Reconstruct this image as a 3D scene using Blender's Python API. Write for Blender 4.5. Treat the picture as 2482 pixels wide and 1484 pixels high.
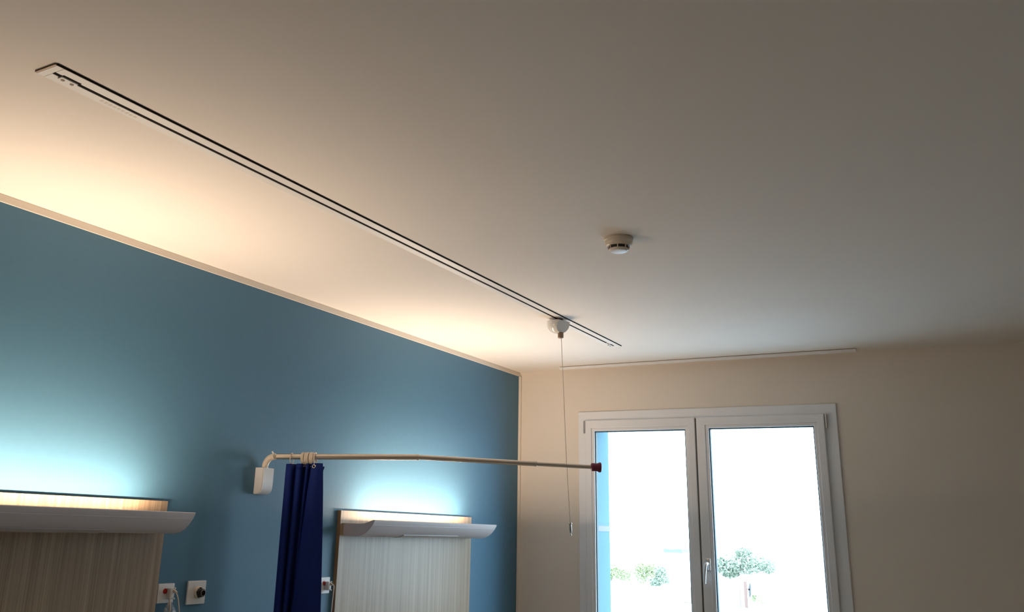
import bpy, bmesh, math, random
from mathutils import Vector, Matrix

for o in list(bpy.data.objects):
    bpy.data.objects.remove(o, do_unlink=True)
scene = bpy.context.scene
COL = scene.collection
PI = math.pi

# ------------------------------------------------------------------ camera
cam_data = bpy.data.cameras.new('camera')
cam = bpy.data.objects.new('camera', cam_data)
COL.objects.link(cam)
R = ((0.85023104, 0.12043427, 0.51244783),
     (0.52515023, -0.26135409, -0.8098835),
     (0.03639261, 0.95770018, -0.28545744))       # columns: right, up, back
M4 = Matrix(R).to_4x4()
M4.translation = Vector((2.75, 0.0, 1.6))
cam.matrix_world = M4
cam_data.sensor_fit = 'HORIZONTAL'
cam_data.sensor_width = 36.0
cam_data.lens = 2166.0 / 2482.0 * 36.0
cam_data.shift_x = (1241.0 - 1075.0) / 2482.0
cam_data.shift_y = -(742.0 - 626.0) / 2482.0
cam_data.clip_start = 0.02
cam_data.clip_end = 600
scene.camera = cam

# ------------------------------------------------------------------ world
SKY = 14.0
LED_POWER = 18.0
world = bpy.data.worlds.new('world'); scene.world = world
world.use_nodes = True
wn = world.node_tree; wn.nodes.clear()
wo = wn.nodes.new('ShaderNodeOutputWorld'); wb = wn.nodes.new('ShaderNodeBackground')
tc = wn.nodes.new('ShaderNodeTexCoord'); sp = wn.nodes.new('ShaderNodeSeparateXYZ')
cr = wn.nodes.new('ShaderNodeValToRGB')
cr.color_ramp.elements[0].position = 0.45; cr.color_ramp.elements[0].color = (0.78, 0.90, 1.0, 1)
cr.color_ramp.elements[1].position = 1.0; cr.color_ramp.elements[1].color = (0.58, 0.79, 1.0, 1)
mp = wn.nodes.new('ShaderNodeMapRange')
mp.inputs['From Min'].default_value = -1; mp.inputs['From Max'].default_value = 1
wn.links.new(tc.outputs['Generated'], sp.inputs[0])
wn.links.new(sp.outputs['Z'], mp.inputs['Value'])
wn.links.new(mp.outputs[0], cr.inputs[0])
wn.links.new(cr.outputs[0], wb.inputs['Color'])
wb.inputs['Strength'].default_value = SKY
wn.links.new(wb.outputs[0], wo.inputs[0])

scene.view_settings.view_transform = 'Standard'
scene.view_settings.look = 'None'
scene.view_settings.gamma = 1.0
scene.view_settings.use_curve_mapping = False
scene.view_settings.exposure = 0.0

pd = bpy.data.lights.new('window_portal', 'AREA')
pd.shape = 'RECTANGLE'; pd.size = 1.5; pd.size_y = 1.4
pd.cycles.is_portal = True
po = bpy.data.objects.new('window_portal', pd); COL.objects.link(po)
po.location = (1.19, 5.50, 1.6); po.rotation_euler = (-PI / 2, 0, 0)   # faces into the room (-y)

LEDCOL = (1.0, 0.74, 0.52)
for i, yc in enumerate((1.81, 4.12)):
    ld = bpy.data.lights.new('bedhead_lamp_light', 'AREA')
    ld.shape = 'RECTANGLE'; ld.size = 0.022; ld.size_y = 0.98
    ld.energy = LED_POWER; ld.color = LEDCOL
    lo = bpy.data.objects.new('bedhead_lamp_light', ld); COL.objects.link(lo)
    lo.location = (0.120, yc, 1.6005); lo.rotation_euler = (PI, 0, 0)

# ------------------------------------------------------------------ materials
def mat(name, col, rough=0.6, metal=0.0, spec=0.5, noise=None, bump=None, emis=None, trans=0.0, alpha=1.0, coat=0.0):
    m = bpy.data.materials.new(name); m.use_nodes = True
    nt = m.node_tree; b = nt.nodes['Principled BSDF']
    b.inputs['Base Color'].default_value = (*col, 1)
    b.inputs['Roughness'].default_value = rough
    b.inputs['Metallic'].default_value = metal
    b.inputs['Specular IOR Level'].default_value = spec
    b.inputs['Transmission Weight'].default_value = trans
    b.inputs['Alpha'].default_value = alpha
    b.inputs['Coat Weight'].default_value = coat
    if emis:
        b.inputs['Emission Color'].default_value = (*emis[0], 1)
        b.inputs['Emission Strength'].default_value = emis[1]
    t = nt.nodes.new('ShaderNodeTexCoord')
    if noise:                                  # (scale vec, amount, detail)
        mpn = nt.nodes.new('ShaderNodeMapping'); mpn.inputs['Scale'].default_value = noise[0]
        n = nt.nodes.new('ShaderNodeTexNoise'); n.inputs['Scale'].default_value = 1.0
        n.inputs['Detail'].default_value = noise[2]
        mx = nt.nodes.new('ShaderNodeMix'); mx.data_type = 'RGBA'
        a = noise[1]
        mx.inputs['A'].default_value = (*[c * (1 - a) for c in col], 1)
        mx.inputs['B'].default_value = (*[min(1, c * (1 + a)) for c in col], 1)
        nt.links.new(t.outputs['Object'], mpn.inputs['Vector'])
        nt.links.new(mpn.outputs[0], n.inputs['Vector'])
        nt.links.new(n.outputs['Fac'], mx.inputs['Factor'])
        nt.links.new(mx.outputs['Result'], b.inputs['Base Color'])
    if bump:                                   # (scale, strength, distance)
        n2 = nt.nodes.new('ShaderNodeTexNoise'); n2.inputs['Scale'].default_value = bump[0]
        n2.inputs['Detail'].default_value = 3
        bp = nt.nodes.new('ShaderNodeBump'); bp.inputs['Strength'].default_value = bump[1]
        bp.inputs['Distance'].default_value = bump[2]
        nt.links.new(t.outputs['Object'], n2.inputs['Vector'])
        nt.links.new(n2.outputs['Fac'], bp.inputs['Height'])
        nt.links.new(bp.outputs[0], b.inputs['Normal'])
    return m

PAINT = (0.74, 0.70, 0.64)
m_ceil = mat('ceiling_paint', (0.77, 0.73, 0.685), 0.9, spec=0.2, noise=((2.5, 2.5, 2.5), 0.02, 2), bump=(180, 0.05, 0.001))
m_wall = mat('cream_wall_paint', (0.74, 0.68, 0.61), 0.85, spec=0.2, noise=((3, 3, 3), 0.02, 2), bump=(220, 0.08, 0.001))
m_blue = mat('blue_wall_vinyl', (0.076, 0.186, 0.288), 0.5, spec=0.3, noise=((40, 40, 40), 0.05, 3), bump=(350, 0.10, 0.001))
m_trim = mat('white_trim_paint', (0.74, 0.68, 0.60), 0.6)
m_floor = mat('warm_bounce_floor', (0.55, 0.43, 0.31), 0.5, noise=((6, 6, 6), 0.08, 5))  # unseen floor, tinted warm for the light it bounces up
m_white = mat('white_plastic', (0.76, 0.77, 0.79), 0.4)
m_dome = mat('glossy_white_plastic', (0.78, 0.77, 0.75), 0.12)
m_cover = mat('satin_white_plastic', (0.80, 0.80, 0.82), 0.42, spec=0.35)
m_lamp = mat('lamp_white_lacquer', (0.62, 0.58, 0.60), 0.5)
m_diff = mat('lamp_diffuser_plastic', (0.50, 0.48, 0.50), 0.3)
m_rail = mat('rail_white_aluminium', (0.80, 0.79, 0.78), 0.35, spec=0.5)
m_dark = mat('black_shade', (0.012, 0.009, 0.008), 0.9, spec=0.1)  # stands in for shade in narrow hollows and along the rail
m_gask_gap = mat('window_gasket_and_gap_shade', (0.02, 0.07, 0.09), 0.6)
m_upvc = mat('window_white_frame', (0.76, 0.78, 0.82), 0.35)
m_metal = mat('brushed_steel', (0.62, 0.60, 0.57), 0.32, metal=1.0, noise=((3, 3, 200), 0.1, 2))
m_rod = mat('rod_anodised_metal', (0.60, 0.55, 0.49), 0.38, metal=0.9)
m_brown = mat('brown_fitting_and_shade', (0.24, 0.17, 0.12), 0.45, metal=0.4)  # ferrule colour, also used for shade strips on rail and curtain track
m_screw = mat('dark_recessed_screw', (0.09, 0.065, 0.045), 0.5, metal=0.3)  # dark tone stands in for the shade inside the screw holes
m_groove = mat('grey_groove', (0.11, 0.11, 0.11), 0.8)
m_red = mat('red_indicator', (0.42, 0.01, 0.01), 0.4)
m_maroon = mat('maroon_rubber', (0.16, 0.015, 0.05), 0.5)
m_cream = mat('cream_plastic', (0.72, 0.64, 0.54), 0.35)
m_black = mat('black_rubber', (0.015, 0.014, 0.014), 0.4)
m_cord = mat('white_cord', (0.72, 0.66, 0.58), 0.6)
m_grime = mat('grey_print', (0.64, 0.61, 0.57), 0.6)
m_curt = mat('navy_curtain_fabric', (0.005, 0.021, 0.17), 0.75, spec=0.25, noise=((60, 60, 10), 0.15, 3), bump=(500, 0.2, 0.001))
m_leafa = mat('grey_green_leaves', (0.185, 0.215, 0.155), 0.8, noise=((3, 3, 3), 0.3, 3))
m_leafb = mat('light_green_leaves', (0.23, 0.25, 0.125), 0.8, noise=((3, 3, 3), 0.35, 3))
m_bark = mat('pale_bark', (0.30, 0.24, 0.2), 0.9, noise=((8, 8, 2), 0.2, 3))
m_rust = mat('rusty_red_metal', (0.13, 0.075, 0.06), 0.8)
m_slate = mat('blue_grey_roof', (0.095, 0.13, 0.12), 0.7)
m_render = mat('white_render', (0.8, 0.8, 0.78), 0.9)
m_ground = mat('pale_gravel', (0.38, 0.41, 0.44), 0.95, noise=((0.3, 0.3, 0.3), 0.08, 4))
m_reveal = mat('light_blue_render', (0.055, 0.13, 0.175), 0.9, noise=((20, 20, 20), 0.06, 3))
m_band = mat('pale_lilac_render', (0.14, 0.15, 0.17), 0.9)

def glass_mat():
    m = bpy.data.materials.new('window_glass'); m.use_nodes = True
    nt = m.node_tree; nt.nodes.clear()
    o = nt.nodes.new('ShaderNodeOutputMaterial')
    tr = nt.nodes.new('ShaderNodeBsdfTransparent'); tr.inputs[0].default_value = (0.93, 0.97, 0.97, 1)
    gl = nt.nodes.new('ShaderNodeBsdfGlossy'); gl.inputs['Roughness'].default_value = 0.02
    lw = nt.nodes.new('ShaderNodeFresnel'); lw.inputs[0].default_value = 1.45
    mx = nt.nodes.new('ShaderNodeMixShader')
    ge = nt.nodes.new('ShaderNodeNewGeometry')          # reflect on the outer faces of the pane only
    iv = nt.nodes.new('ShaderNodeMath'); iv.operation = 'SUBTRACT'; iv.inputs[0].default_value = 1.0
    ml = nt.nodes.new('ShaderNodeMath'); ml.operation = 'MULTIPLY'
    nt.links.new(ge.outputs['Backfacing'], iv.inputs[1])
    nt.links.new(iv.outputs[0], ml.inputs[0]); nt.links.new(lw.outputs[0], ml.inputs[1])
    nt.links.new(ml.outputs[0], mx.inputs[0]); nt.links.new(tr.outputs[0], mx.inputs[1])
    nt.links.new(gl.outputs[0], mx.inputs[2]); nt.links.new(mx.outputs[0], o.inputs[0])
    return m
m_glass = glass_mat()

def bag_mat():
    m = bpy.data.materials.new('clear_plastic_film'); m.use_nodes = True
    nt = m.node_tree; nt.nodes.clear()
    o = nt.nodes.new('ShaderNodeOutputMaterial')
    tr = nt.nodes.new('ShaderNodeBsdfTransparent'); tr.inputs[0].default_value = (0.9, 0.93, 0.95, 1)
    pr = nt.nodes.new('ShaderNodeBsdfPrincipled'); pr.inputs['Base Color'].default_value = (0.7, 0.7, 0.7, 1)
    pr.inputs['Roughness'].default_value = 0.25
    n = nt.nodes.new('ShaderNodeTexNoise'); n.inputs['Scale'].default_value = 45; n.inputs['Detail'].default_value = 3
    r = nt.nodes.new('ShaderNodeMapRange'); r.inputs['From Min'].default_value = 0.45
    r.inputs['From Max'].default_value = 0.7; r.inputs['To Min'].default_value = 0.12; r.inputs['To Max'].default_value = 0.6
    t = nt.nodes.new('ShaderNodeTexCoord')
    mx = nt.nodes.new('ShaderNodeMixShader')
    nt.links.new(t.outputs['Object'], n.inputs['Vector']); nt.links.new(n.outputs['Fac'], r.inputs['Value'])
    nt.links.new(r.outputs[0], mx.inputs[0]); nt.links.new(tr.outputs[0], mx.inputs[1])
    nt.links.new(pr.outputs[0], mx.inputs[2]); nt.links.new(mx.outputs[0], o.inputs[0])
    return m
m_bag = bag_mat()

def wood_mat():
    m = bpy.data.materials.new('vertical_grain_laminate'); m.use_nodes = True
    nt = m.node_tree; b = nt.nodes['Principled BSDF']
    t = nt.nodes.new('ShaderNodeTexCoord')
    def streak(sy, sz, det):
        mpn = nt.nodes.new('ShaderNodeMapping'); mpn.inputs['Scale'].default_value = (sy, sy, sz)
        n = nt.nodes.new('ShaderNodeTexNoise'); n.inputs['Scale'].default_value = 1; n.inputs['Detail'].default_value = det
        nt.links.new(t.outputs['Object'], mpn.inputs['Vector']); nt.links.new(mpn.outputs[0], n.inputs['Vector'])
        return n.outputs['Fac']
    f1 = streak(230, 2.2, 4); f2 = streak(45, 0.7, 3)
    ad = nt.nodes.new('ShaderNodeMath'); ad.operation = 'ADD'
    nt.links.new(f1, ad.inputs[0]); nt.links.new(f2, ad.inputs[1])
    rp = nt.nodes.new('ShaderNodeMapRange'); rp.inputs['From Min'].default_value = 0.78; rp.inputs['From Max'].default_value = 1.22
    nt.links.new(ad.outputs[0], rp.inputs['Value'])
    c = nt.nodes.new('ShaderNodeValToRGB')
    c.color_ramp.elements[0].color = (0.25, 0.175, 0.11, 1)
    c.color_ramp.elements[1].color = (0.40, 0.30, 0.20, 1)
    nt.links.new(rp.outputs[0], c.inputs[0]); nt.links.new(c.outputs[0], b.inputs['Base Color'])
    b.inputs['Roughness'].default_value = 0.42
    return m
m_wood = wood_mat()
m_edge = mat('wood_edge_band', (0.34, 0.21, 0.11), 0.5, noise=((60, 60, 3), 0.2, 3))

# ------------------------------------------------------------------ mesh helpers
def link(name, bm, m, parent=None, smooth=False):
    me = bpy.data.meshes.new(name)
    bmesh.ops.recalc_face_normals(bm, faces=bm.faces)
    bm.to_mesh(me); bm.free()
    if smooth:
        for p in me.polygons: p.use_smooth = True
        try: me.set_sharp_from_angle(angle=math.radians(38))
        except Exception: pass
    me.materials.append(m)
    o = bpy.data.objects.new(name, me); COL.objects.link(o)
    if parent:
        o.parent = parent
        o.matrix_parent_inverse = Matrix.Translation(-parent.location) if parent.type == 'EMPTY' and parent.parent is None else Matrix.Identity(4)
    return o

def tag(o, label=None, cat=None, group=None, kind=None):
    if label: o['label'] = label
    if cat: o['category'] = cat
    if group: o['group'] = group
    if kind: o['kind'] = kind
    return o

def empty(name, loc, label, cat, group=None, kind=None):
    o = bpy.data.objects.new(name, None); COL.objects.link(o)
    o.location = loc; o.empty_display_size = 0.05
    return tag(o, label, cat, group, kind)

def box(bm, x0, x1, y0, y1, z0, z1, bev=0.0, seg=2):
    b = bmesh.new()
    vs = [b.verts.new((x, y, z)) for x in (x0, x1) for y in (y0, y1) for z in (z0, z1)]
    for f in ((0, 1, 3, 2), (4, 6, 7, 5), (0, 4, 5, 1), (2, 3, 7, 6), (0, 2, 6, 4), (1, 5, 7, 3)):
        b.faces.new([vs[i] for i in f])
    if bev:
        bmesh.ops.bevel(b, geom=b.edges[:], offset=bev, segments=seg, profile=0.5, affect='EDGES')
    merge(bm, b); return bm

def merge(bm, b):
    me = bpy.data.meshes.new('tmp'); b.to_mesh(me); b.free(); bm.from_mesh(me); bpy.data.meshes.remove(me)

def B(*a, **k):
    bm = bmesh.new(); box(bm, *a, **k); return bm

def prism(bm, pts, axis, a, b_, bev=0):
    """pts: 2D outline; extruded along axis ('x','y','z') from a to b_"""
    b = bmesh.new()
    def P(p, t):
        if axis == 'y': return (p[0], t, p[1])
        if axis == 'x': return (t, p[0], p[1])
        return (p[0], p[1], t)
    A = [b.verts.new(P(p, a)) for p in pts]; C = [b.verts.new(P(p, b_)) for p in pts]
    n = len(pts)
    b.faces.new(A); b.faces.new(C[::-1])
    for i in range(n):
        j = (i + 1) % n
        b.faces.new((A[i], C[i], C[j], A[j]))
    merge(bm, b); return bm

def lathe(bm, prof, c, axis=(0, 0, 1), seg=40):
    """prof: (r, h) list along axis from c"""
    ax = Vector(axis).normalized(); q = Vector((0, 0, 1)).rotation_difference(ax)
    rings = []
    b = bmesh.new()
    for r, h in prof:
        if r < 1e-6:
            rings.append([b.verts.new(Vector(c) + q @ Vector((0, 0, h)))])
        else:
            rings.append([b.verts.new(Vector(c) + q @ Vector((r * math.cos(2 * PI * i / seg), r * math.sin(2 * PI * i / seg), h))) for i in range(seg)])
    for A, D in zip(rings, rings[1:]):
        for i in range(seg):
            j = (i + 1) % seg
            if len(A) == 1 and len(D) == 1: break
            if len(A) == 1: b.faces.new((A[0], D[i], D[j]))
            elif len(D) == 1: b.faces.new((A[i], A[j], D[0]))
            else: b.faces.new((A[i], A[j], D[j], D[i]))
    if len(rings[0]) > 1: b.faces.new(rings[0][::-1])
    if len(rings[-1]) > 1: b.faces.new(rings[-1])
    merge(bm, b); return bm

def tube(bm, pts, r, seg=12, caps=True):
    """r: number or list"""
    b = bmesh.new(); pts = [Vector(p) for p in pts]; n = len(pts)
    rr = r if isinstance(r, (list, tuple)) else [r] * n
    prev = None; rings = []
    for i, p in enumerate(pts):
        d = (pts[min(i + 1, n - 1)] - pts[max(i - 1, 0)]).normalized()
        if prev is None:
            u = d.orthogonal().normalized()
        else:
            u = (prev - d * prev.dot(d)).normalized()
        prev = u; v = d.cross(u)
        rings.append([b.verts.new(p + (u * math.cos(2 * PI * k / seg) + v * math.sin(2 * PI * k / seg)) * rr[i]) for k in range(seg)])
    for A, D in zip(rings, rings[1:]):
        for i in range(seg):
            j = (i + 1) % seg
            b.faces.new((A[i], A[j], D[j], D[i]))
    if caps:
        b.faces.new(rings[0][::-1]); b.faces.new(rings[-1])
    merge(bm, b); return bm

def smoothpath(pts, n=8):
    P = [Vector(p) for p in pts]; P = [2 * P[0] - P[1]] + P + [2 * P[-1] - P[-2]]
    out = []
    for i in range(1, len(P) - 2):
        for k in range(n):
            t = k / n
            out.append(0.5 * ((2 * P[i]) + (-P[i - 1] + P[i + 1]) * t + (2 * P[i - 1] - 5 * P[i] + 4 * P[i + 1] - P[i + 2]) * t * t
                              + (-P[i - 1] + 3 * P[i] - 3 * P[i + 1] + P[i + 2]) * t ** 3))
    out.append(P[-2]); return out

def torus(bm, c, axis, R_, r_, seg=28, sub=8):
    ax = Vector(axis).normalized(); u = ax.orthogonal().normalized(); v = ax.cross(u); c = Vector(c)
    b = bmesh.new(); rings = []
    for i in range(seg):
        a = 2 * PI * i / seg; d = u * math.cos(a) + v * math.sin(a)
        rings.append([b.verts.new(c + d * (R_ + r_ * math.cos(2 * PI * k / sub)) + ax * r_ * math.sin(2 * PI * k / sub)) for k in range(sub)])
    for i in range(seg):
        A = rings[i]; D = rings[(i + 1) % seg]
        for k in range(sub):
            l = (k + 1) % sub
            b.faces.new((A[k], D[k], D[l], A[l]))
    merge(bm, b); return bm

def frame_ring(bm, x0, x1, z0, z1, wx0, wx1, wz0, wz1, y0, y1, bev=0.0):
    """rectangular ring in the xz plane, one piece, with the given widths on each side"""
    b = bmesh.new()
    o = [(x0, z0), (x1, z0), (x1, z1), (x0, z1)]
    i_ = [(x0 + wx0, z0 + wz0), (x1 - wx1, z0 + wz0), (x1 - wx1, z1 - wz1), (x0 + wx0, z1 - wz1)]
    V = {}
    for key, L in (('o', o), ('i', i_)):
        for yk, y in (('a', y0), ('b', y1)):
            V[key + yk] = [b.verts.new((p[0], y, p[1])) for p in L]
    for k in range(4):
        j = (k + 1) % 4
        b.faces.new((V['oa'][k], V['oa'][j], V['ia'][j], V['ia'][k]))
        b.faces.new((V['ob'][k], V['ib'][k], V['ib'][j], V['ob'][j]))
        b.faces.new((V['oa'][k], V['ob'][k], V['ob'][j], V['oa'][j]))
        b.faces.new((V['ia'][k], V['ia'][j], V['ib'][j], V['ib'][k]))
    if bev:
        ed = [e for e in b.edges if abs(e.verts[0].co.y - y0) < 1e-6 and abs(e.verts[1].co.y - y0) < 1e-6
              and (abs(e.verts[0].co.x - e.verts[1].co.x) < 1e-6 or abs(e.verts[0].co.z - e.verts[1].co.z) < 1e-6)]
        bmesh.ops.bevel(b, geom=ed, offset=bev, segments=3, profile=0.5, affect='EDGES')
    merge(bm, b); return bm

# ------------------------------------------------------------------ room
LY = 5.362; HC = 2.6; RX = 4.3; NY = -2.6
def struct(name, bm, m, label=None):
    o = link(name, bm, m); o['kind'] = 'structure'
    if label: o['label'] = label
    return o

struct('wall_left', B(-0.15, 0.0, NY, LY, 0, HC), m_blue, 'blue vinyl-covered side wall behind the two bedhead panels')
bm = bmesh.new()
OX0, OX1, OZ0, OZ1 = 0.455, 1.935, 0.94, 2.295
box(bm, -0.15, OX0, LY, LY + 0.40, 0, HC); box(bm, OX1, RX + 0.15, LY, LY + 0.40, 0, HC)
box(bm, OX0, OX1, LY, LY + 0.40, 0, OZ0); box(bm, OX0, OX1, LY, LY + 0.40, OZ1, HC)
struct('wall_far', bm, m_wall, 'cream painted end wall around the window')
struct('wall_right', B(RX, RX + 0.15, NY, LY, 0, HC), m_wall)
struct('wall_near', B(-0.15, RX + 0.15, NY - 0.15, NY, 0, HC), m_wall)
struct('floor', B(-0.15, RX + 0.15, NY - 0.15, LY + 0.40, -0.2, 0), m_floor)
struct('ceiling', B(-0.15, RX + 0.15, NY - 0.15, LY + 0.40, HC, HC + 0.2), m_ceil, 'smooth off-white painted ceiling')
struct('trim_1', B(0.0, 0.006, NY, LY - 0.0002, HC - 0.027, HC - 0.0005, bev=0.0015), m_trim, 'white painted strip between the blue wall and the ceiling')
struct('trim_2', B(0.0, 0.018, LY - 0.014, LY - 0.0003, 0.0, HC - 0.027, bev=0.003), m_trim, 'white painted strip up the corner of the blue wall')

# ------------------------------------------------------------------ window
def sx(x, y): return 2.75 + (x - 2.75) * y / LY
def sz(z, y): return 1.6 + (z - 1.6) * y / LY
win = empty('window_1', (1.19, LY, 0.9), 'white two-leaf window in the cream end wall', None, kind='structure')
yc = LY - 0.012
link('window_frame', frame_ring(bmesh.new(), sx(.426, yc), sx(1.9617, yc), 0.88, sz(2.3215, yc), .075, .075, .075, .075, yc, LY + 0.07, bev=0.003), m_upvc, win)
ys = LY - 0.030
def sash(x0, x1, gx0, gx1, gz1, side):
    z0, z1 = 0.935, sz(2.267, ys)
    s = link('sash', frame_ring(bmesh.new(), x0, x1, z0, z1, gx0 - x0 - 0.022, x1 - gx1 - 0.022, 0.05, z1 - gz1 - 0.022, ys, LY + 0.045, bev=0.004), m_upvc, win)
    # glazing bead: a slightly lower inner ring
    def sub(name, bm, m):
        o = link(name, bm, m); o.parent = s; o.matrix_parent_inverse = s.matrix_basis.inverted(); return o
    s.matrix_parent_inverse = Matrix.Translation(-win.location)
    sub('glazing_bead', frame_ring(bmesh.new(), gx0 - 0.024, gx1 + 0.024, z0 + 0.048, gz1 + 0.024, .020, .020, .022, .020, ys + 0.006, LY + 0.02, bev=0.004), m_upvc)
    sub('gasket', frame_ring(bmesh.new(), gx0 - 0.006, gx1 + 0.006, z0 + 0.068, gz1 + 0.006, .008, .008, .008, .008, ys + 0.016, LY + 0.012), m_gask_gap)
    sub('window_pane', B(gx0 - 0.003, gx1 + 0.003, LY + 0.000, LY + 0.004, z0 + 0.07, gz1 + 0.004), m_glass)
    return s
xm = sx(1.1765, ys)
sashL = sash(sx(.4712, ys), xm - 0.0045, sx(.535, ys), sx(1.1076, ys), sz(2.196, ys), 'l')
sashR = sash(xm + 0.0045, sx(1.8955, ys), sx(1.2556, ys), sx(1.834, ys), sz(2.199, ys), 'r')
for s in (sashL, sashR):
    for c in s.children:
        c.matrix_parent_inverse = (Matrix.Translation(-win.location) @ Matrix.Identity(4)).inverted() @ Matrix.Translation(-win.location)
link('meeting_groove', B(xm - 0.006, xm + 0.006, ys + 0.006, LY + 0.02, 0.94, sz(2.262, ys)), m_groove, win)  # grey strip filling the gap between the sashes
hz0, hz1 = sz(2.187, ys), sz(2.266, ys)
for hx in (sx(.4635, ys), sx(1.906, ys)):
    h = link('hinge', lathe(bmesh.new(), [(0.004, 0), (0.006, 0.002), (0.006, hz1 - hz0 - 0.002), (0.004, hz1 - hz0)], (hx, ys + 0.006, hz0), seg=16), m_metal, win, smooth=True)
    tag(h, 'slim metal hinge cover')
# handle
hx, hy = sx(1.213, ys) + 0.004, ys
hz = 1.437
hnd = link('window_handle', B(hx - 0.014, hx + 0.014, hy - 0.012, hy + 0.001, hz - 0.034, hz + 0.034, bev=0.006, seg=3), m_metal, win, smooth=True)
tag(hnd, 'satin metal handle on the right sash')
bm = bmesh.new()
tube(bm, smoothpath([(hx, hy - 0.008, hz + 0.004), (hx - 0.001, hy - 0.040, hz + 0.004), (hx - 0.004, hy - 0.048, hz - 0.014),
                     (hx - 0.010, hy - 0.046, hz - 0.06), (hx - 0.012, hy - 0.046, hz - 0.102)], 6),
     [0.0095] * 9 + [0.0095 - 0.0002 * k for k in range(16)], 14)
lv = link('lever', bm, mat('handle_bright_metal', (0.78, 0.80, 0.83), 0.3, metal=0.7), None, smooth=True)
lv.parent = hnd

# outside reveal and shutter guide (left jamb seen through the glass)
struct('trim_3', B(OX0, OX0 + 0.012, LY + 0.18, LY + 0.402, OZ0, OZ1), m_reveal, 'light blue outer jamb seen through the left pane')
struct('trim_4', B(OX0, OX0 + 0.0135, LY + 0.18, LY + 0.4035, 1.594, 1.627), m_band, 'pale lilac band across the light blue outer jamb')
bm = B(OX0, OX0 + 0.022, LY + 0.145, LY + 0.172, OZ0, OZ1)
struct('trim_5', bm, m_upvc, 'white shutter guide against the outer jamb')
struct('trim_6', B(OX0, OX0 + 0.013, LY + 0.115, LY + 0.143, OZ0, OZ1), m_gask_gap, 'dark strip for the shaded gap beside the shutter guide')  # dark colour stands in for the shade in an open gap

# ------------------------------------------------------------------ ceiling rail (hoist rail)
rl = empty('ceiling_rail', (0.927, 2.92, HC), 'long white slotted rail fixed along the ceiling', 'rail')
RX0, RX1, ZB = 0.887, 0.9645, HC - 0.0045
SX0, SX1 = 0.919, 0.931
bm = bmesh.new()
box(bm, RX0, SX0, 1.120, 4.718, ZB, HC - 0.0003, bev=0.0012); box(bm, SX1, RX1, 1.120, 4.718, ZB, HC - 0.0003, bev=0.0012)
link('rail_body', bm, m_rail, rl)
link('slot_shade', B(SX0, SX1, 1.121, 4.60, ZB + 0.0006, HC - 0.0004), m_dark, rl)  # near-flush black fill painting the shade of a deep slot
link('edge_shade', B(RX1 + 0.0001, RX1 + 0.0036, 1.1, 4.722, HC - 0.0042, HC - 0.0003), m_dark, rl)  # dark strip painting the shade on the rail's right side
link('end_shade', B(RX0, RX1, 1.0955, 1.0998, HC - 0.0042, HC - 0.0003), m_brown, rl)  # brown strip painting the shaded near end of the rail
for (a, b_) in ((1.100, 1.1195), (4.705, 4.722)):
    link('end_cap', B(RX0, RX1, a, b_ if b_ < 2 else b_, ZB - 0.0002, HC - 0.0003, bev=0.0012), m_rail, rl)
# stop block near the left end with two screws, and one at the far end
for yy, s in ((1.163, 1), (4.665, -1)):
    bm = B(SX0 - 0.007, SX1 - 0.001, yy - 0.024, yy + 0.022, ZB - 0.0035, HC - 0.002, bev=0.0015)
    st = link('rail_stop', bm, m_rail, rl)
    st.matrix_parent_inverse = Matrix.Translation(-rl.location)
    for dy in (-0.013, 0.012):
        bm = bmesh.new()
        lathe(bm, [(0.0048, 0), (0.0048, 0.001), (0.003, 0.0012), (0.0, 0.0004)], (SX0 - 0.0005, yy + dy, ZB - 0.0034), axis=(0, 0, -1), seg=18)
        sc = link('screw', bm, m_screw); sc.parent = st
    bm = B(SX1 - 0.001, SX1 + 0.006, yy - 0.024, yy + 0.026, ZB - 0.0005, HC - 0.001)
    o = link('recess_shade', bm, m_dark, rl)  # black box in place of the shaded hollow beside the stop
bm = bmesh.new()
random.seed(4)
for k in range(9):
    y = 1.27 + k * 0.013
    box(bm, 0.898 + random.random() * 0.002, 0.909 - random.random() * 0.003, y, y + 0.008, ZB - 0.0003, ZB + 0.0005)
link('faded_print', bm, m_grime, rl)

# slider with dome, ferrule, cord and weight
sl = empty('ceiling_rail_slider', (0.925, 3.97, ZB), 'glossy white domed slider with a pull cord hanging under the ceiling rail', 'slider')
bm = bmesh.new()
prof = [(0.0575, 0.0), (0.0575, -0.010)]
for k in range(1, 11):
    a = PI / 2 * k / 10
    prof.append((0.0575 * math.cos(a) if k < 10 else 0.0, -0.010 - 0.050 * math.sin(a)))
lathe(bm, [(r, h) for r, h in prof], (0.925, 3.97, HC - 0.017), seg=48)
# flat facet facing the window and the room
pl_no = Vector((0.86, -0.22, -0.36)).normalized()
geom = bm.verts[:] + bm.edges[:] + bm.faces[:]
res = bmesh.ops.bisect_plane(bm, geom=geom, plane_co=Vector((0.925, 3.97, HC - 0.035)) + pl_no * 0.030, plane_no=pl_no, clear_outer=True)
ed = [e for e in res['geom_cut'] if isinstance(e, bmesh.types.BMEdge)]
bmesh.ops.edgeloop_fill(bm, edges=ed)
link('dome', bm, m_dome, sl, smooth=True)
bm = bmesh.new(); lathe(bm, [(0.022, 0), (0.022, 0.012)], (0.925, 3.97, HC - 0.018), seg=24)
link('trolley', bm, m_black, sl)
bm = bmesh.new(); lathe(bm, [(0.014, 0), (0.014, -0.026), (0.012, -0.028), (0.009, -0.028)], (0.938, 3.97, HC - 0.072), seg=24)
link('ferrule', bm, m_brown, sl, smooth=True)
cp = smoothpath([(0.9410, 3.97, 2.505), (0.952, 3.97, 2.26), (0.9635, 3.97, 1.98), (0.9750, 3.97, 1.78), (0.9847, 3.97, 1.626)], 6)
link('pull_cord', tube(bmesh.new(), cp, 0.0016, 8), m_cord, sl, smooth=True)
ax = Vector((0.0040, 0, -0.060)).normalized()
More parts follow.
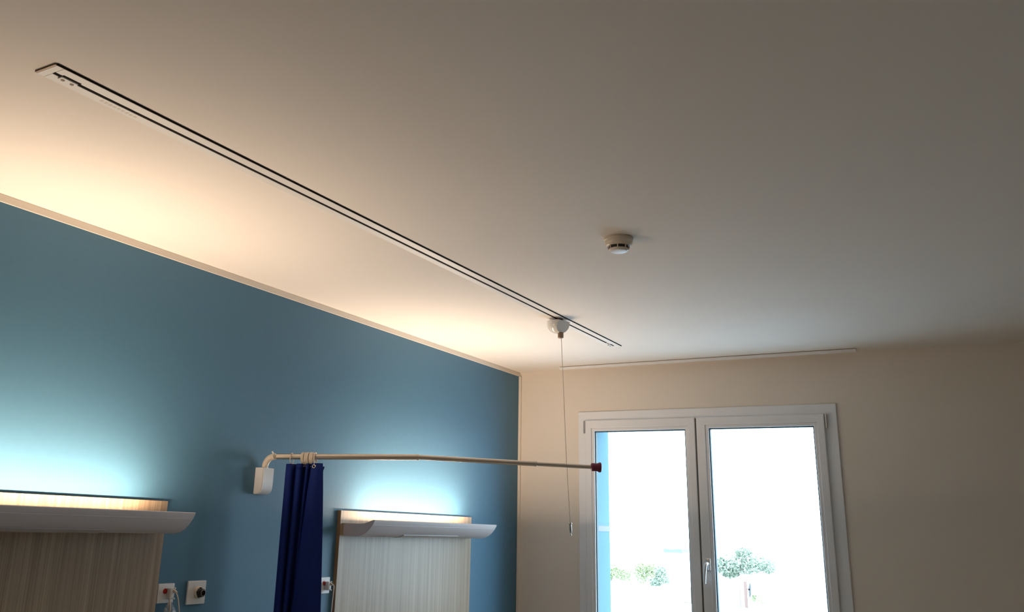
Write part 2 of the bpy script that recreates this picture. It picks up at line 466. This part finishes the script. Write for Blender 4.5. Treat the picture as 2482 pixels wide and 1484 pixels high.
bm = bmesh.new(); lathe(bm, [(0.008, 0), (0.0085, 0.004), (0.0055, 0.007), (0.0058, 0.036), (0.004, 0.042), (0.002, 0.046), (0.0035, 0.052), (0.0035, 0.056), (0.0, 0.059)], (0.9848, 3.97, 1.628), axis=ax, seg=20)
link('cord_weight', bm, m_metal, sl, smooth=True)

# ------------------------------------------------------------------ smoke detector
sd = empty('smoke_detector', (1.656, 2.89, HC), 'round white smoke detector on the ceiling', 'smoke detector')
c0 = (1.656, 2.89, HC)
bm = bmesh.new(); lathe(bm, [(0.050, 0), (0.0515, 0.002), (0.0515, 0.010), (0.049, 0.012), (0.0, 0.012)], c0, axis=(0, 0, -1), seg=56)
link('mounting_base', bm, m_cream, sd, smooth=True)
bm = bmesh.new(); lathe(bm, [(0.049, 0.010), (0.0495, 0.017), (0.0465, 0.025), (0.041, 0.029), (0.0385, 0.031), (0.0, 0.031)], c0, axis=(0, 0, -1), seg=56)
link('detector_body', bm, m_cream, sd, smooth=True)
bm = bmesh.new(); lathe(bm, [(0.0345, 0.031), (0.0345, 0.044), (0, 0.044)], c0, axis=(0, 0, -1), seg=40)
link('vent_opening', bm, m_black, sd)
for k in range(8):
    bm = bmesh.new()
    a = 2 * PI * (k + 0.35) / 8
    u = Vector((math.cos(a), math.sin(a), 0)); c = Vector(c0)
    tube(bm, [c + u * 0.0375 + Vector((0, 0, -0.031)), c + u * 0.0352 + Vector((0, 0, -0.043))], 0.0022, 8)
    link('vent_rib', bm, m_cream, sd, smooth=True)
bm = bmesh.new(); lathe(bm, [(0.0355, 0.0410), (0.0355, 0.0430), (0.034, 0.046), (0.031, 0.0475), (0, 0.0475)], c0, axis=(0, 0, -1), seg=48)
link('detector_rim', bm, m_cream, sd, smooth=True)
bm = bmesh.new(); lathe(bm, [(0.030, 0.047), (0.029, 0.0495), (0.024, 0.0510), (0.004, 0.0518), (0, 0.0518)], c0, axis=(0, 0, -1), seg=40)
link('detector_cover', bm, m_cover, sd, smooth=True)

# ------------------------------------------------------------------ ceiling track by the window
ct = empty('curtain_track', (1.23, 5.235, HC), 'thin white curtain track on the ceiling above the window', 'curtain track')
link('track_body', B(0.350, 2.108, 5.236, 5.262, HC - 0.0175, HC - 0.0026, bev=0.002), m_white, ct)
link('track_gap_shade', B(0.352, 2.106, 5.2375, 5.260, HC - 0.0026, HC - 0.0003), m_brown, ct)  # dark strip painting the shade in the gap under the ceiling

# ------------------------------------------------------------------ bedhead panels and lamps
def panel(y0, y1, label):
    e = empty('headboard', (0.0, (y0 + y1) / 2, 0.1), label, 'headboard', 'wall headboards')
    link('panel_board', B(0.0004, 0.0202, y0 + 0.0012, y1 - 0.0012, 0.35, 1.6462), m_wood, e)
    for ya, yb in ((y0, y0 + 0.0011), (y1 - 0.0011, y1)):
        link('edge_band', B(0.0004, 0.0200, ya, yb, 0.35, 1.6462), m_edge, e)
panel(1.20, 2.432, 'brown wood-grain wall headboard, the one at the left edge of the photo')
panel(3.492, 4.730, 'grey-brown wood-grain wall headboard between curtain and window corner')

PROF = [(0.0205, 1.531), (0.100, 1.5305), (0.128, 1.536), (0.150, 1.5465), (0.170, 1.562), (0.187, 1.581), (0.199, 1.601), (0.2005, 1.6065),
        (0.1975, 1.6085), (0.186, 1.606), (0.168, 1.599), (0.145, 1.5925), (0.120, 1.5895), (0.09, 1.589), (0.0205, 1.589)]
def inset(p, d):
    return p
def lamp(yc, label):
    y0, y1 = yc - 0.598, yc + 0.592
    e = empty('bedhead_lamp', (0.0205, yc, 1.53), label, 'wall lamp', 'bedhead lamps')
    bm = prism(bmesh.new(), PROF, 'y', y0 + 0.004, y1 - 0.004)
    link('lamp_body', bm, m_lamp, e, smooth=True)
    for a, b_ in ((y0, y0 + 0.004), (y1 - 0.004, y1)):
        link('lamp_end_plate', prism(bmesh.new(), PROF, 'y', a, b_), m_lamp, e)
    # raised lip line along the front edge
    bm = tube(bmesh.new(), [(0.1905, y0 + 0.01, 1.5850), (0.1905, y1 - 0.01, 1.5850)], 0.0012, 8)
    link('lip_bead', bm, m_lamp, e, smooth=True)
    # reading-light lens on the underside following the curve
    low = [(0.086, 1.5312), (0.106, 1.5316), (0.127, 1.5358), (0.146, 1.5438)]
    top = [(u - 0.0006, z - 0.0028) for u, z in low]
    pts = low[::-1] + top
    d = link('reading_lens', prism(bmesh.new(), pts, 'y', yc - 0.27, yc + 0.255), m_diff, e)
    # luminous strip in the trough
    link('light_strip', B(0.107, 0.133, yc - 0.50, yc + 0.50, 1.589, 1.5990, bev=0.002),
         mat('led_diffuser', (0.8, 0.7, 0.6), 0.5, emis=((1.0, 0.75, 0.5), 3.0)), e)
lamp(1.815, 'long white bedhead uplight on the left brown panel, switched on')
lamp(4.116, 'long white bedhead uplight with curved end on the panel near the window')

# ------------------------------------------------------------------ curtain rod on wall bracket
P0 = Vector((0.070, 2.949, 1.853)); P1 = Vector((0.592, 3.2727, 1.8727)); P2 = Vector((1.0174, 3.5452, 1.8635)); P3 = Vector((1.2174, 3.6733, 1.8592))
rd = empty('telescopic_curtain_rod', (0.0, 2.95, 1.70), 'telescopic metal curtain rod swung out from a white wall bracket', 'curtain rod')
bm = bmesh.new()
# bracket housing: rounded lower front corner profile extruded along y
ht, hb = 1.8040, 1.6935
pts = [(0.0004, hb + 0.004), (0.002, hb), (0.026, hb + 0.003), (0.038, hb + 0.010), (0.0445, hb + 0.024), (0.046, hb + 0.045), (0.046, ht - 0.003), (0.044, ht), (0.0004, ht)]
prism(bm, pts, 'y', 2.908, 2.976)
bmesh.ops.bevel(bm, geom=[e for e in bm.edges if abs(e.verts[0].co.y - e.verts[1].co.y) < 1e-6 and min(e.verts[0].co.x, e.verts[1].co.x) > 0.001], offset=0.003, segments=2, affect='EDGES')
link('bracket_housing', bm, m_white, rd, smooth=True)
elb = smoothpath([(0.026, 2.938, 1.800), (0.026, 2.938, 1.818), (0.034, 2.9425, 1.838), (0.048, 2.947, 1.8495), (0.068, 2.9485, 1.8530)], 6)
link('elbow', tube(bmesh.new(), elb, 0.0135, 18), m_cream, rd, smooth=True)
d01 = (P1 - P0).normalized(); d12 = (P2 - P1).normalized(); d23 = (P3 - P2).normalized()
bm = bmesh.new(); tube(bm, [(0.060, 2.949, 1.862), (0.052, 2.945, 1.874)], 0.0035, 8)
link('set_screw', bm, m_white, rd)
for a, b_, r, nm in ((P0 + d01 * 0.005, P1, 0.0122, 'rod_tube'), (P1 - d12 * 0.01, P2, 0.0104, 'rod_tube'), (P2 - d23 * 0.01, P3, 0.0086, 'rod_tube')):
    link(nm, tube(bmesh.new(), [a, b_], r, 28), m_rod, rd, smooth=True)
for p, d, r in ((P1, d01, 0.0134), (P2, d12, 0.0114)):
    link('rod_collar', tube(bmesh.new(), [p - d * 0.008, p - d * 0.007, p + d * 0.001, p + d * 0.002], [r - 0.001, r, r, r - 0.0012], 28), m_rod, rd, smooth=True)
prf = [(0.010, 0), (0.0165, 0.004), (0.0170, 0.010), (0.0168, 0.022), (0.0168, 0.028), (0.0195, 0.034), (0.0215, 0.038), (0.0205, 0.0435)]
bm = bmesh.new(); lathe(bm, prf + [(0.014, 0.0455), (0.0, 0.046)], P3 - d23 * 0.004, axis=d23, seg=32)
link('end_bumper', bm, m_maroon, rd, smooth=True)['label'] = 'maroon rubber end bumper'

# rings on the rod
def ring(t, R_, r_, dz, label, group=None, mm=m_cream):
    c = P0 + d01 * t + Vector((0, 0, dz))
    e = empty('curtain_ring', c, label, 'curtain ring', group)
    link('ring_loop', torus(bmesh.new(), c, d01 + Vector((0.10, -0.16, 0.0)), R_, r_), mm, e, smooth=True)
    # thin steel hook under the ring
    b0 = c + Vector((0, 0, -R_))
    pts = smoothpath([b0 + Vector((0, 0, 0.003)), b0 + d01 * 0.006 + Vector((0, 0, -0.002)), b0 + d01 * 0.006 + Vector((0, 0, -0.010)), b0 + Vector((0, 0, -0.013))], 5)
    link('hook', tube(bmesh.new(), pts, 0.0011, 6), m_metal, e, smooth=True)
ring(0.071, 0.0225, 0.0018, -0.0085, 'single thin white ring apart from the bunch, nearest the wall bracket', 'curtain rings on the rod')
ORD = ('first', 'second', 'third', 'fourth', 'fifth', 'sixth', 'seventh', 'eighth', 'ninth')
for k, t in enumerate((0.118, 0.1235, 0.132, 0.1375, 0.143, 0.1525, 0.158, 0.1635, 0.172)):
    ring(t, 0.0222, 0.0034, -0.0066, 'cream plastic curtain ring, ' + ORD[k] + ' in the tight bunch on the rod, counted from the bracket', 'curtain rings on the rod')

# ------------------------------------------------------------------ curtain
def curtain():
    n = 150; rows = 60
    ztop, zbot = 1.8215, 0.42
    u = Vector((d01.x, d01.y, 0)).normalized(); v = Vector((u.y, -u.x, 0))        # along the rod / towards the camera
    base = Vector((P0.x, P0.y, 0))
    # section outline (s along rod, w towards camera): folds on the left, a flat flap on the right in front
    sec_t = [(0.050, 0.004), (0.064, 0.016), (0.078, 0.010), (0.082, -0.012), (0.090, -0.016), (0.096, 0.010), (0.108, 0.018), (0.119, 0.010),
             (0.122, -0.016), (0.130, -0.020), (0.137, 0.004), (0.142, 0.014), (0.150, 0.004), (0.153, -0.018), (0.158, -0.018), (0.160, 0.010), (0.166, 0.020), (0.185, 0.022), (0.204, 0.012), (0.206, 0.010)]
    sec_b = [(0.048, 0.004), (0.060, 0.020), (0.070, 0.012), (0.074, -0.016), (0.078, -0.024), (0.081, 0.006), (0.085, 0.014), (0.090, 0.004),
             (0.094, -0.020), (0.100, -0.026), (0.106, -0.010), (0.110, 0.000), (0.112, -0.010), (0.108, -0.020), (0.098, -0.012), (0.092, 0.014), (0.100, 0.034), (0.165, 0.050), (0.235, 0.034), (0.275, 0.018)]
    T = smoothpath([(a, b, 0) for a, b in sec_t], 8); Bt = smoothpath([(a, b, 0) for a, b in sec_b], 8)
    bm = bmesh.new(); grid = []
    for j in range(rows + 1):
        f = j / rows; g = f ** 0.75
        row = []
        for i in range(len(T)):
            q = i / (len(T) - 1)
            s = T[i].x * (1 - g) + Bt[i].x * g; w = T[i].y * (1 - g) + Bt[i].y * g
            w += 0.002 * math.sin(9 * f + 14 * q)
            z = ztop - (ztop - zbot) * f + (0.008 * q if j < 2 else 0)
            p = base + u * s + v * w; row.append(bm.verts.new((p.x, p.y, z)))
        grid.append(row)
    for j in range(rows):
        for i in range(len(T) - 1):
            bm.faces.new((grid[j][i], grid[j][i + 1], grid[j + 1][i + 1], grid[j + 1][i]))
    e = empty('bed_curtain', (base + u * 0.13 + Vector((0, 0, zbot))), 'navy blue bed curtain bunched in folds under the rod', 'curtain')
    o = link('curtain_cloth', bm, m_curt, e, smooth=True)
    o.data.polygons.foreach_set('use_smooth', [True] * len(o.data.polygons))
    so = o.modifiers.new('thickness', 'SOLIDIFY'); so.thickness = 0.0012
    # top hem
    bm = bmesh.new(); g2 = []
    for z in (ztop + 0.002, ztop - 0.020):
        row = []
        for i in range(len(T)):
            q = i / (len(T) - 1); p = base + u * T[i].x + v * (T[i].y + 0.0012)
            row.append(bm.verts.new((p.x, p.y, z + 0.008 * q)))
        g2.append(row)
    for i in range(len(T) - 1): bm.faces.new((g2[0][i], g2[0][i + 1], g2[1][i + 1], g2[1][i]))
    h = link('top_hem', bm, m_curt, e, smooth=True)
    so = h.modifiers.new('thickness', 'SOLIDIFY'); so.thickness = 0.0015
    ey = base + u * 0.1715 + v * 0.0245 + Vector((0, 0, 1.8165))
    link('eyelet', torus(bmesh.new(), ey, v, 0.0062, 0.0020, 24, 8), m_metal, e, smooth=True)
    bm = bmesh.new(); lathe(bm, [(0.0045, 0), (0.0045, 0.0006)], ey, axis=v, seg=20)
    link('eyelet_hole', bm, m_dark, e)
    hk = smoothpath([ey + Vector((0, 0, 0.004)), ey + Vector((0, 0, 0.012)) + v * 0.002, ey + Vector((-0.002, 0, 0.020)) - v * 0.004], 5)
    link('eyelet_hook', tube(bmesh.new(), hk, 0.0013, 8), m_metal, e, smooth=True)
    tp = smoothpath([base + u * 0.2115 + v * 0.004 + Vector((0, 0, 1.818)), base + u * 0.2085 + v * 0.004 + Vector((0, 0, 1.800)), base + u * 0.2085 + v * 0.004 + Vector((0, 0, 1.775)),
                     base + u * 0.2115 + v * 0.004 + Vector((0, 0, 1.755)), base + u * 0.2105 + v * 0.004 + Vector((0, 0, 1.735)), base + u * 0.206 + v * 0.004 + Vector((0, 0, 1.72))], 5)
    link('tie_tape', tube(bmesh.new(), tp, [0.0032] * 4 + [0.0014] * (len(tp) - 4), 6), m_curt, e, smooth=True)
curtain()

# ------------------------------------------------------------------ wall outlets
def plate(y0, y1, z0, z1, label):
    e = empty('wall_plate', (0.0, (y0 + y1) / 2, (z0 + z1) / 2), label, 'wall plate', 'wall plates on the blue wall')
    link('face_plate', B(0.0003, 0.0085, y0, y1, z0, z1, bev=0.002), m_white, e)
    return e
pl1 = plate(2.446, 2.524, 1.281, 1.350, 'white call-point plate with red dot beside the brown bedhead panel')
pl2 = plate(2.592, 2.685, 1.270, 1.3555, 'white wall plate with black round connector, right of the bagged call point')
pl3 = plate(3.388, 3.459, 1.277, 1.3475, 'white call-point plate with red dot half hidden by the navy curtain')
for e, y, z in ((pl1, 2.4795, 1.3235), (pl3, 3.417, 1.3225)):
    bm = bmesh.new(); lathe(bm, [(0.0098, 0), (0.0098, 0.0015), (0.008, 0.0022), (0, 0.0024)], (0.0084, y, z), axis=(1, 0, 0), seg=28)
    link('call_button', bm, m_red, e, smooth=True)['label'] = 'round red call button'
bm = bmesh.new(); lathe(bm, [(0.0225, 0), (0.0225, 0.008), (0.020, 0.011), (0.0, 0.011)], (0.0084, 2.645, 1.3125), axis=(1, 0, 0), seg=36)
link('connector_ring', bm, m_cream, pl2, smooth=True)
bm = bmesh.new()
lathe(bm, [(0.0165, 0.0), (0.0165, 0.008), (0.0145, 0.010), (0.0145, 0.018), (0.0125, 0.019), (0.0095, 0.019), (0.0085, 0.012), (0.0, 0.012)], (0.019, 2.645, 1.3125), axis=(1, 0, 0), seg=36)
for k in range(5):
    a = 2 * PI * k / 5 + 0.4
    tube(bm, [(0.0195, 2.645 + 0.017 * math.cos(a), 1.3125 + 0.017 * math.sin(a)), (0.027, 2.645 + 0.017 * math.cos(a), 1.3125 + 0.017 * math.sin(a))], 0.003, 10)
link('connector_socket', bm, m_black, pl2, smooth=True)
bm = bmesh.new(); torus(bm, (0.0375, 2.645, 1.3125), (1, 0, 0), 0.0118, 0.0009, 28, 6)
link('connector_pin_ring', bm, m_metal, pl2, smooth=True)

def plug(y, z, name_label, cordpts):
    e = empty('call_plug', (0.0085, y, z), name_label, 'plug', 'call cord plugs')
    bm = B(0.0087, 0.030, y - 0.011, y + 0.011, z - 0.020, z + 0.018, bev=0.004, seg=3)
    link('plug_body', bm, m_white, e, smooth=True)
    bm = bmesh.new()
    lathe(bm, [(0.0055, 0), (0.0065, 0.004), (0.005, 0.013), (0.003, 0.018)], (0.027, y + 0.004, z + 0.010), axis=(0.75, 0.5, -0.5), seg=16)
    link('strain_relief', bm, m_cream, e, smooth=True)
    link('plug_cord', tube(bmesh.new(), smoothpath(cordpts, 8), 0.0024, 10), m_cord, e, smooth=True)
    for dz in (0.017, -0.019):
        bm = bmesh.new(); lathe(bm, [(0.0, 0), (0.003, 0.001), (0.0035, 0.004), (0.0, 0.007)], (0.028, y + 0.008, z + dz), axis=(1, 0.4, 0), seg=14)
        link('latch', bm, m_white, e, smooth=True)
plug(2.4975, 1.317, 'white plug and cord in the plate beside the brown panel',
     [(0.038, 2.507, 1.318), (0.046, 2.509, 1.306), (0.049, 2.514, 1.285), (0.049, 2.520, 1.262), (0.049, 2.527, 1.235), (0.049, 2.537, 1.19), (0.049, 2.545, 1.10)])
plug(3.433, 1.312, 'white plug and hanging cord in the plate behind the curtain',
     [(0.038, 3.443, 1.318), (0.042, 3.447, 1.310), (0.042, 3.4465, 1.290), (0.041, 3.445, 1.25), (0.041, 3.442, 1.19), (0.041, 3.44, 1.05)])

# clear plastic bag hanging from the plug
bm = bmesh.new(); rings = []
random.seed(7)
cy, cz = 2.4955, 1.2865
for j in range(22):
    f = j / 21; z = cz - 0.13 * f
    hw = 0.005 + 0.047 * min(1, f * 1.5) ** 0.8; hd = 0.003 + 0.009 * min(1, f * 1.6)
    row = []
    for i in range(40):
        a = 2 * PI * i / 40
        k = 1 + 0.16 * math.sin(5 * a + 3 * f) + 0.10 * math.sin(11 * a - 9 * f)
        row.append(bm.verts.new((0.026 + hd * k * math.cos(a), cy + hw * k * math.sin(a), z + 0.003 * math.sin(3 * a))))
    rings.append(row)
for A, D in zip(rings, rings[1:]):
    for i in range(40):
        j = (i + 1) % 40; bm.faces.new((A[i], A[j], D[j], D[i]))
bm.faces.new(rings[-1])
bag = empty('plastic_bag', (0.032, cy, cz), 'crumpled clear plastic bag hanging from the plug beside the brown panel', 'bag')
link('bag_film', bm, m_bag, bag, smooth=True)
bm = bmesh.new()
tube(bm, smoothpath([(0.024, 2.4915, 1.2965), (0.027, 2.4915, 1.284), (0.028, 2.495, 1.262), (0.028, 2.494, 1.235), (0.028, 2.496, 1.165)], 5), 0.0042, 8)
link('twisted_neck', bm, m_cord, bag, smooth=True)

# ------------------------------------------------------------------ outdoors
struct('ground', B(-160, 120, LY + 1.5, 320, -2.7, -2.5), m_ground, 'sunlit pale ground far below the window')

def foliage(bm, blobs, n, size, seed):
    rnd = random.Random(seed)
    b = bmesh.new()
    for k in range(n):
        cx, cy_, cz_, rx, ry, rz = blobs[k % len(blobs)]
        d = Vector((rnd.gauss(0, 1), rnd.gauss(0, 1), rnd.gauss(0, 1))).normalized() * (rnd.random() ** 0.4)
        c = Vector((cx + d.x * rx, cy_ + d.y * ry, cz_ + d.z * rz))
        u = Vector((rnd.gauss(0, 1), rnd.gauss(0, 1), rnd.gauss(0, 1))).normalized(); w = u.orthogonal().normalized()
        s = size * (0.6 + 0.8 * rnd.random())
        v = [b.verts.new(c + u * s), b.verts.new(c + w * s * 0.5), b.verts.new(c - u * s), b.verts.new(c - w * s * 0.5)]
        b.faces.new(v)
    merge(bm, b); return bm

def tree(name, x, y, zc, blobs, n, size, m, label, cat, seed, group=None, trunk=0.12):
    e = empty(name, (x, y, -2.5), label, cat, group)
    bl = [(x + a, y + b, zc + c, r1, r2, r3) for a, b, c, r1, r2, r3 in blobs]
    link('foliage', foliage(bmesh.new(), bl, n, size, seed), m, e)
    bm = bmesh.new(); tube(bm, smoothpath([(x, y, -2.52), (x + 0.1, y, (zc - 2.5) / 2), (x, y, zc)], 5), trunk, 10)
    link('trunk', bm, m_bark, e, smooth=True)

tree('tree', -12.35, 60, -0.15, [(-0.9, 0, -0.2, 0.85, 0.8, 0.5), (-0.1, 0, 0.2, 0.95, 0.8, 0.6), (0.2, 0, 0.75, 0.55, 0.6, 0.32), (0.9, 0, 0.1, 0.9, 0.8, 0.5),
     (1.6, 0, 0.0, 0.55, 0.6, 0.45), (-0.7, 0, -0.55, 0.55, 0.5, 0.28), (-1.3, 0, 0.05, 0.4, 0.6, 0.45), (0.2, 0, -0.1, 1.0, 0.6, 0.45)], 3600, 0.085, m_leafa,
     'grey-green spreading tree seen through the right window pane', 'tree', 3)
tree('bush', -20.3, 60, -1.15, [(-0.6, 0, 0.15, 0.65, 0.6, 0.45), (0.2, 0, 0.0, 0.75, 0.6, 0.4), (-1.0, 0, -0.15, 0.5, 0.5, 0.35)], 1500, 0.075, m_leafb,
     'light green bush at the left edge of the left window pane', 'bush', 5, trunk=0.05)
tree('bush', -18.9, 61, -1.0, [(0.0, 0, 0.35, 0.8, 0.6, 0.4), (-0.3, 0, -0.1, 0.5, 0.6, 0.6), (0.5, 0, 0.1, 0.55, 0.5, 0.4)], 1300, 0.075, m_leafb,
     'taller light green bush in the middle of the left window pane', 'bush', 6, trunk=0.05)
tree('bush', -17.1, 58.6, -1.08, [(0, 0, 0.3, 0.4, 0.6, 0.4), (0.15, 0, -0.1, 0.5, 0.6, 0.42), (-0.35, 0, -0.35, 0.4, 0.6, 0.25)], 1200, 0.075, m_leafa,
     'darker round bush beside the mullion side of the left pane', 'bush', 8, trunk=0.05)
tree('shrub', -10.9, 58, -1.95, [(0.15, 0, 0, 0.5, 0.3, 0.25), (-0.3, 0, 0.05, 0.15, 0.2, 0.25)], 220, 0.07, m_leafb,
     'small yellow-green shrub right of the rusty post', 'shrub', 9, trunk=0.03)
tree('shrub', -16.3, 57, -2.4, [(0, 0, 0, 0.6, 0.3, 0.3)], 150, 0.06, mat('yellow_green_leaves', (0.3, 0.29, 0.13), 0.8),
     'low yellowish shrub at the foot of the left window pane', 'shrub', 10, trunk=0.03)

shed = empty('far_building', (-26.4, 90, -2.5), 'distant low white building with a blue-green roof strip', 'building')
link('walls', B(-27.2, -25.6, 90.1, 92, -2.5, -0.22), m_render, shed)
bm = bmesh.new(); prism(bm, [(-27.3, -0.26), (-25.50, -0.18), (-25.50, 0.12), (-25.9, 0.14), (-26.4, 0.06), (-27.3, 0.10)], 'y', 89.9, 92.2)
link('roof', bm, m_slate, shed)
gp = empty('iron_post', (-11.65, 58, -2.5), 'rusty red post with a dark plate standing outside', 'post')
bm = bmesh.new()
box(bm, -11.76, -11.60, 57.95, 58.08, -2.5, -1.02, bev=0.02); box(bm, -11.6, -11.42, 57.97, 58.05, -1.50, -1.42)
link('post_shaft', bm, m_rust, gp)
bm = bmesh.new(); prism(bm, [(-11.50, -1.40), (-11.42, -1.10), (-11.36, -1.15), (-11.37, -1.7), (-11.45, -1.95), (-11.49, -1.8)], 'y', 57.97, 58.05)
link('plate', bm, mat('dark_grey_metal', (0.05, 0.05, 0.05), 0.7), gp)
o = link('brick_pier', B(-12.27, -12.03, 58, 58.25, -2.5, -1.25, bev=0.02), mat('pink_brick', (0.18, 0.13, 0.11), 0.9)); tag(o, 'short pale pink pier left of the rusty post', 'pier')
o = link('brick_pier', B(-15.5, -14.98, 58, 58.25, -2.5, -1.58, bev=0.02), bpy.data.materials['pink_brick']); tag(o, 'low pale pink pier seen beside the window mullion', 'pier')

bpy.context.view_layer.update()
